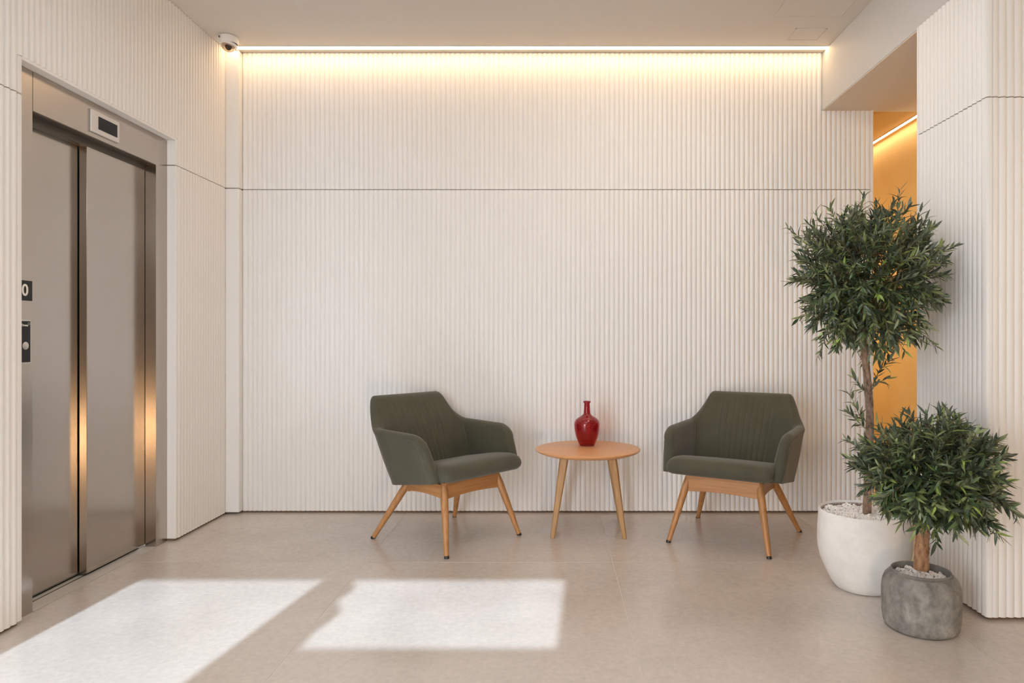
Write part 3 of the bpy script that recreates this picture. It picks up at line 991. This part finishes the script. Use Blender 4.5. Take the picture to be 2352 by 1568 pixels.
# ------------------------------------------------------------------ potted trees
def gravel(parent, R, z, n, size, seed):
    rnd = random.Random(seed)
    mb = MB()
    ico = []
    ph = (1 + 5 ** 0.5) / 2
    iv = [Vector(p).normalized() for p in ((-1, ph, 0), (1, ph, 0), (-1, -ph, 0), (1, -ph, 0), (0, -1, ph), (0, 1, ph), (0, -1, -ph), (0, 1, -ph), (ph, 0, -1), (ph, 0, 1), (-ph, 0, -1), (-ph, 0, 1))]
    fi = [(0, 11, 5), (0, 5, 1), (0, 1, 7), (0, 7, 10), (0, 10, 11), (1, 5, 9), (5, 11, 4), (11, 10, 2), (10, 7, 6), (7, 1, 8), (3, 9, 4), (3, 4, 2), (3, 2, 6), (3, 6, 8), (3, 8, 9), (4, 9, 5), (2, 4, 11), (6, 2, 10), (8, 6, 7), (9, 8, 1)]
    for i in range(n):
        r = R * math.sqrt((i + 0.5) / n)
        a = i * 2.39996 + rnd.uniform(-0.2, 0.2)
        s = size * rnd.uniform(0.7, 1.35)
        c = Vector((r * math.cos(a), r * math.sin(a), z + rnd.uniform(-0.006, 0.006) + 0.006 * math.sin(9 * a) * r / R))
        rot = Matrix.Rotation(rnd.uniform(0, 6.28), 3, 'Z') @ Matrix.Rotation(rnd.uniform(0, 6.28), 3, 'X')
        sc3 = Vector((rnd.uniform(0.8, 1.3), rnd.uniform(0.7, 1.1), rnd.uniform(0.6, 0.9)))
        vs = []
        for v in iv:
            q = rot @ Vector((v.x * sc3.x, v.y * sc3.y, v.z * sc3.z))
            vs.append(c + q * s * rnd.uniform(0.85, 1.12))
        mb.add(vs, fi)
    o = mb.build('gravel', M['gravel'], parent)
    o['kind'] = 'stuff'
    return o

def leaf_mesh(curl, fold, mat, name='leaf', wide=0.14):
    mb = MB()
    ts = [0.0, 0.12, 0.32, 0.55, 0.78, 1.0]
    ws = [0.015, 0.60, 1.0, 0.92, 0.55, 0.0]
    V = []; F = []
    for t, q in zip(ts, ws):
        z = -curl * t * t
        V += [(-wide * q, t, z + fold * q), (0, t, z), (wide * q, t, z + fold * q)]
    for k in range(len(ts) - 2):
        a, b = 3 * k, 3 * k + 3
        F += [(a, a + 1, b + 1, b), (a + 1, a + 2, b + 2, b + 1)]
    a = 3 * (len(ts) - 2); b = a + 3
    F += [(a, a + 1, b + 1), (a + 1, a + 2, b + 1)]
    mb.add(V, F)
    return mb, mb.mesh(name, mat, smooth=True)

LEAVES = []
for mi in range(4):
    for (cu, fo, wd) in ((0.10, 0.030, 0.115), (0.36, 0.04, 0.100), (-0.12, 0.028, 0.125)):
        LEAVES.append((mi,) + leaf_mesh(cu, fo, LEAFM[mi], wide=wd))

def grow(twigs, rnd, leaf_len, ok, per=13, dens=1.0):
    """leaves in opposite pairs along the twigs -> list of (matrix, kind, position)"""
    out = []
    for (pts, tip) in twigs:
        base, mid, end = pts
        L = (end - base).length
        n = max(3, int(per * tip))
        for k in range(n):
            t = 0.18 + 0.84 * (k + 0.5) / n
            t = min(t, 1.0)
            p = base.lerp(mid, t * 2) if t < 0.5 else mid.lerp(end, t * 2 - 1)
            ax = (mid - base if t < 0.5 else end - mid).normalized()
            side = ax.orthogonal().normalized()
            ang0 = k * 1.45 + rnd.uniform(-0.4, 0.4)
            for half in (0, PI):
                d = Matrix.Rotation(ang0 + half, 3, ax) @ side
                open_ = rnd.uniform(0.55, 1.35) * (1.0 - 0.40 * t)
                dirv = (ax * math.cos(open_) + d * math.sin(open_) + Vector((0, 0, rnd.uniform(-0.25, 0.10)))).normalized()
                up = Vector((0, 0, 1)) * 0.6 + ax * 0.8 + Vector((rnd.uniform(-.5, .5), rnd.uniform(-.5, .5), rnd.uniform(-.3, .3)))
                xax = dirv.cross(up)
                if xax.length < 1e-3:
                    continue
                xax.normalize()
                zax = xax.cross(dirv)
                ln = leaf_len * rnd.uniform(0.62, 1.18)
                mtx = Matrix(((xax.x * ln, dirv.x * ln, zax.x * ln, p.x), (xax.y * ln, dirv.y * ln, zax.y * ln, p.y), (xax.z * ln, dirv.z * ln, zax.z * ln, p.z), (0, 0, 0, 1)))
                if not ok(p) or not ok(p + dirv * ln):
                    continue
                q = rnd.random()
                br = sm((t - 0.4) / 0.6)
                if q < 0.42:
                    mi = 0
                elif q < 0.74:
                    mi = 1
                elif q < 0.972 - 0.03 * br:
                    mi = 2
                else:
                    mi = 3
                out.append((mtx, mi * 3 + rnd.randrange(3), p + dirv * ln * 0.5))
    return out

def make_twigs(rnd, center, radii, n, core, lump):
    """twigs that spread from inside the crown to its ragged surface"""
    tw = []
    for i in range(n):
        # even directions over the sphere
        zz = 1 - 2 * (i + 0.5) / n
        a = i * 2.39996
        r = math.sqrt(1 - zz * zz)
        d = Vector((r * math.cos(a), r * math.sin(a), zz))
        d = (d + Vector((rnd.uniform(-1, 1), rnd.uniform(-1, 1), rnd.uniform(-1, 1))) * 0.22).normalized()
        k = rnd.uniform(0.76, 1.0) + lump(d) + (rnd.uniform(0.10, 0.24) if rnd.random() < 0.17 else 0)
        end = center + Vector((d.x * radii[0], d.y * radii[1], d.z * radii[2])) * k
        st = center + Vector((d.x * radii[0], d.y * radii[1], d.z * radii[2])) * rnd.uniform(0.35, 0.55) * k + core
        tang = Vector((rnd.uniform(-1, 1), rnd.uniform(-1, 1), rnd.uniform(-0.3, 1.0)))
        mid = st.lerp(end, 0.5) + tang * 0.03
        end = end + Vector((0, 0, 0.025 * (1 if d.z > -0.2 else -0.6)))
        tw.append(((st, mid, end), 1.0))
    return tw

def potted_tree(name, loc, pot_fn, trunk_pts, trunk_r, bark, crown_c, radii, ntw, leaf_len, seed, ok, extra_twigs, lump, grav):
    rnd = random.Random(seed)
    root = empty(name, loc)
    pot_fn(root)
    gravel(root, *grav)
    # trunk: irregular tube, a child of the plant
    pts = [Vector(p) for p in trunk_pts]
    fine = []
    N = 48
    for k in range(N + 1):
        t = k / N * (len(pts) - 1)
        i = min(int(t), len(pts) - 2); f = t - i
        p0 = pts[max(i - 1, 0)]; p1 = pts[i]; p2 = pts[i + 1]; p3 = pts[min(i + 2, len(pts) - 1)]
        fine.append(0.5 * ((2 * p1) + (p2 - p0) * f + (2 * p0 - 5 * p1 + 4 * p2 - p3) * f * f + (3 * p1 - p0 - 3 * p2 + p3) * f ** 3))
    tr = MB()
    rr = [trunk_r * (1.12 - 0.22 * k / N + rnd.uniform(-0.05, 0.05) + 0.035 * math.sin(k * 0.55)) for k in range(N + 1)]
    tr.tube(fine, rr, 18)
    tr.v = [tuple(Vector(v) + Vector((rnd.uniform(-1, 1), rnd.uniform(-1, 1), 0)) * trunk_r * 0.035) for v in tr.v]
    tr.build('trunk', bark, root, smooth=True, sharp=70)
    top = fine[-1]
    cc = Vector(crown_c)
    twigs = make_twigs(rnd, cc, radii, ntw, Vector((0, 0, -0.02)), lump)
    br = MB()
    # main boughs
    hubs = []
    for k in range(9):
        a = k * 2.4
        e = cc + Vector((math.cos(a) * radii[0] * 0.42, math.sin(a) * radii[1] * 0.42, radii[2] * (-0.35 + 0.10 * k)))
        m = top.lerp(e, 0.5) + Vector((0, 0, 0.02))
        br.tube([top - Vector((0, 0, 0.03)), m, e], [trunk_r * 0.5, trunk_r * 0.35, trunk_r * 0.2], 6)
        hubs.append(e); hubs.append(m)
    for (p, tip) in twigs:
        if not ok(p[2]) or not ok(p[1]):
            continue
        h = min(hubs, key=lambda q: (q - p[0]).length)
        br.tube([h, p[0], p[1], p[2]], [0.0026, 0.0022, 0.0017, 0.0009], 4, cap=False)
    for (p, tip) in extra_twigs:
        br.tube(list(p), [0.0026, 0.0018, 0.0010], 5, cap=False)
    br.build('branches', M['twig'], root, smooth=True)
    leaves = grow([t for t in twigs if ok(t[0][2]) and ok(t[0][1])], rnd, leaf_len, ok)
    xl = grow(extra_twigs, rnd, leaf_len * 1.12, ok, per=9)
    # the leaves nearest to the viewer are single objects, the rest one mesh
    wl_ = Vector(loc)
    eye = Vector((0, 0, EYE)) - wl_
    tod = (eye - cc).normalized()
    def rank(e):
        v = e[2] - cc
        q = Vector((v.x / radii[0], v.y / radii[1], v.z / radii[2]))
        return -(q.dot(tod) + 0.35 * q.length)
    leaves.sort(key=rank)
    nsingle = 298 - len(xl)
    single = xl + leaves[:nsingle]
    rest = leaves[nsingle:]
    for (mtx, kind, p) in single:
        o = bpy.data.objects.new('leaf', LEAVES[kind][2])
        COL.objects.link(o)
        o.parent = root
        o.matrix_basis = mtx
    mb = MB()
    for (mtx, kind, p) in rest:
        mi, lm, me = LEAVES[kind]
        mb.add([mtx @ Vector(v) for v in lm.v], lm.f, mi)
    fo = mb.build('foliage', LEAFM, root, smooth=True)
    fo['kind'] = 'stuff'
    return root

def white_pot(root):
    prof = [(0, 0.0), (0.105, 0.0), (0.118, 0.004), (0.136, 0.028), (0.160, 0.075), (0.180, 0.125), (0.1895, 0.165), (0.1925, 0.205), (0.1915, 0.26), (0.1870, 0.322), (0.1855, 0.336), (0.1815, 0.340), (0.1765, 0.337), (0.1750, 0.325)]
    MB().lathe(prof, 72).build('pot', M['white_pot'], root, smooth=True, sharp=60)
    MB().lathe([(0.1752, 0.330), (0.1752, 0.308), (0.0, 0.308)], 60).build('soil', M['inner_pot'], root, smooth=True, sharp=40)
def grey_pot(root):
    prof = [(0, 0.0), (0.112, 0.0), (0.122, 0.004), (0.130, 0.016), (0.1350, 0.05), (0.1365, 0.10), (0.1360, 0.145), (0.1325, 0.170), (0.125, 0.189), (0.1135, 0.202), (0.1080, 0.2055)]
    MB().lathe(prof, 72).build('pot', M['grey_pot'], root, smooth=True, sharp=60)
    MB().lathe([(0.1085, 0.2050), (0.1065, 0.2085), (0.1040, 0.2090), (0.1035, 0.2155), (0.1015, 0.2175), (0.0975, 0.2165), (0.0960, 0.205), (0.0960, 0.182), (0, 0.182)], 64).build('rim', M['grey_rim'], root, smooth=True, sharp=40)

def in_room(loc):
    lx, ly = loc[0], loc[1]
    def ok(p):
        x, y = p.x + lx, p.y + ly
        if x > XP - 0.012 and y > YP0 - 0.012:
            return False
        return y < YB - 0.05
    return ok

# tall tree in the white pot
la = (1.366, 3.000, 0)
def A(px, py, d):
    return ((px - 1270) * d / FPX - la[0], d - la[1], EYE - (py - 778) * d / FPX)
tp = [A(1991, 1188, 3.0), A(1994, 1080, 3.0), A(1998, 960, 2.99), A(1993, 880, 2.97), A(1986, 800, 2.96), A(1986, 730, 2.95)]
ext = []
for (pts, tip) in (
    (((1997, 975), (1975, 955), (1952, 905)), 1.0), (((1995, 990), (1972, 970), (1948, 945)), 0.8), (((1992, 900), (1978, 893), (1962, 868)), 0.8),
    (((1999, 895), (2020, 850), (2045, 828)), 1.1), (((1999, 900), (2012, 880), (2040, 868)), 0.6)):
    ext.append((tuple(Vector(A(x, y, 2.96)) for x, y in pts), tip))
def lump_a(d):
    return 0.06 * math.sin(3 * d.x + 1) + 0.05 * math.sin(5 * d.z + 2 * d.x) + (0.05 if d.z < -0.5 else 0)
t1 = potted_tree('potted_olive_tree', la, white_pot, tp, 0.0158, M['bark'], A(1990, 633, 2.90), (0.318, 0.295, 0.295), 330, 0.047, 3, in_room(la), ext, lump_a, (0.170, 0.316, 1350, 0.0072, 5))
tag(t1, 'tall ball-shaped olive tree on a slim trunk in a round white pot', 'potted plant')

# small tree in the grey pot
lb = (1.393, 2.585, 0)
def B(px, py, d):
    return ((px - 1270) * d / FPX - lb[0], d - lb[1], EYE - (py - 778) * d / FPX)
tp = [B(2116, 1306, 2.585), B(2117, 1270, 2.58), B(2119, 1235, 2.57), B(2121, 1195, 2.55), B(2122, 1160, 2.54)]
def lump_b(d):
    return 0.06 * math.sin(4 * d.x + 0.5) + 0.05 * math.sin(4 * d.z + 3 * d.y) + 0.06 * max(0, d.x) * (1 if d.z < 0.2 else 0)
t2 = potted_tree('potted_olive_tree', lb, grey_pot, tp, 0.0235, M['bark_brown'], B(2138, 1086, 2.47), (0.262, 0.235, 0.185), 240, 0.050, 11, in_room(lb), [], lump_b, (0.0925, 0.190, 560, 0.0060, 9))
tag(t2, 'short bushy olive tree with a stubby trunk in a low grey concrete pot', 'potted plant')

# stray pebbles that fell beside the pots
def pebble(x, y, label):
    rnd = random.Random(int(x * 1000))
    mb = MB()
    mb.lathe([(0, -0.004), (0.005, -0.003), (0.0068, 0.0), (0.005, 0.003), (0, 0.004)], 7)
    mb.v = [(a * rnd.uniform(0.9, 1.3), b * rnd.uniform(0.8, 1.1), c) for a, b, c in mb.v]
    o = mb.build('pebble', M['gravel'], None, loc=(x, y, 0.0042))
    tag(o, label, 'pebble', 'stray white pebbles on the floor')
def F(px, py):
    d = EYE * FPX / (py - 778)
    return (px - 1270) * d / FPX, d
pebble(*F(2028, 1373), 'tiny white pebble on the floor between the white pot and the grey pot')
pebble(*F(2206, 1385), 'tiny white pebble on the floor between the grey pot and the pillar')
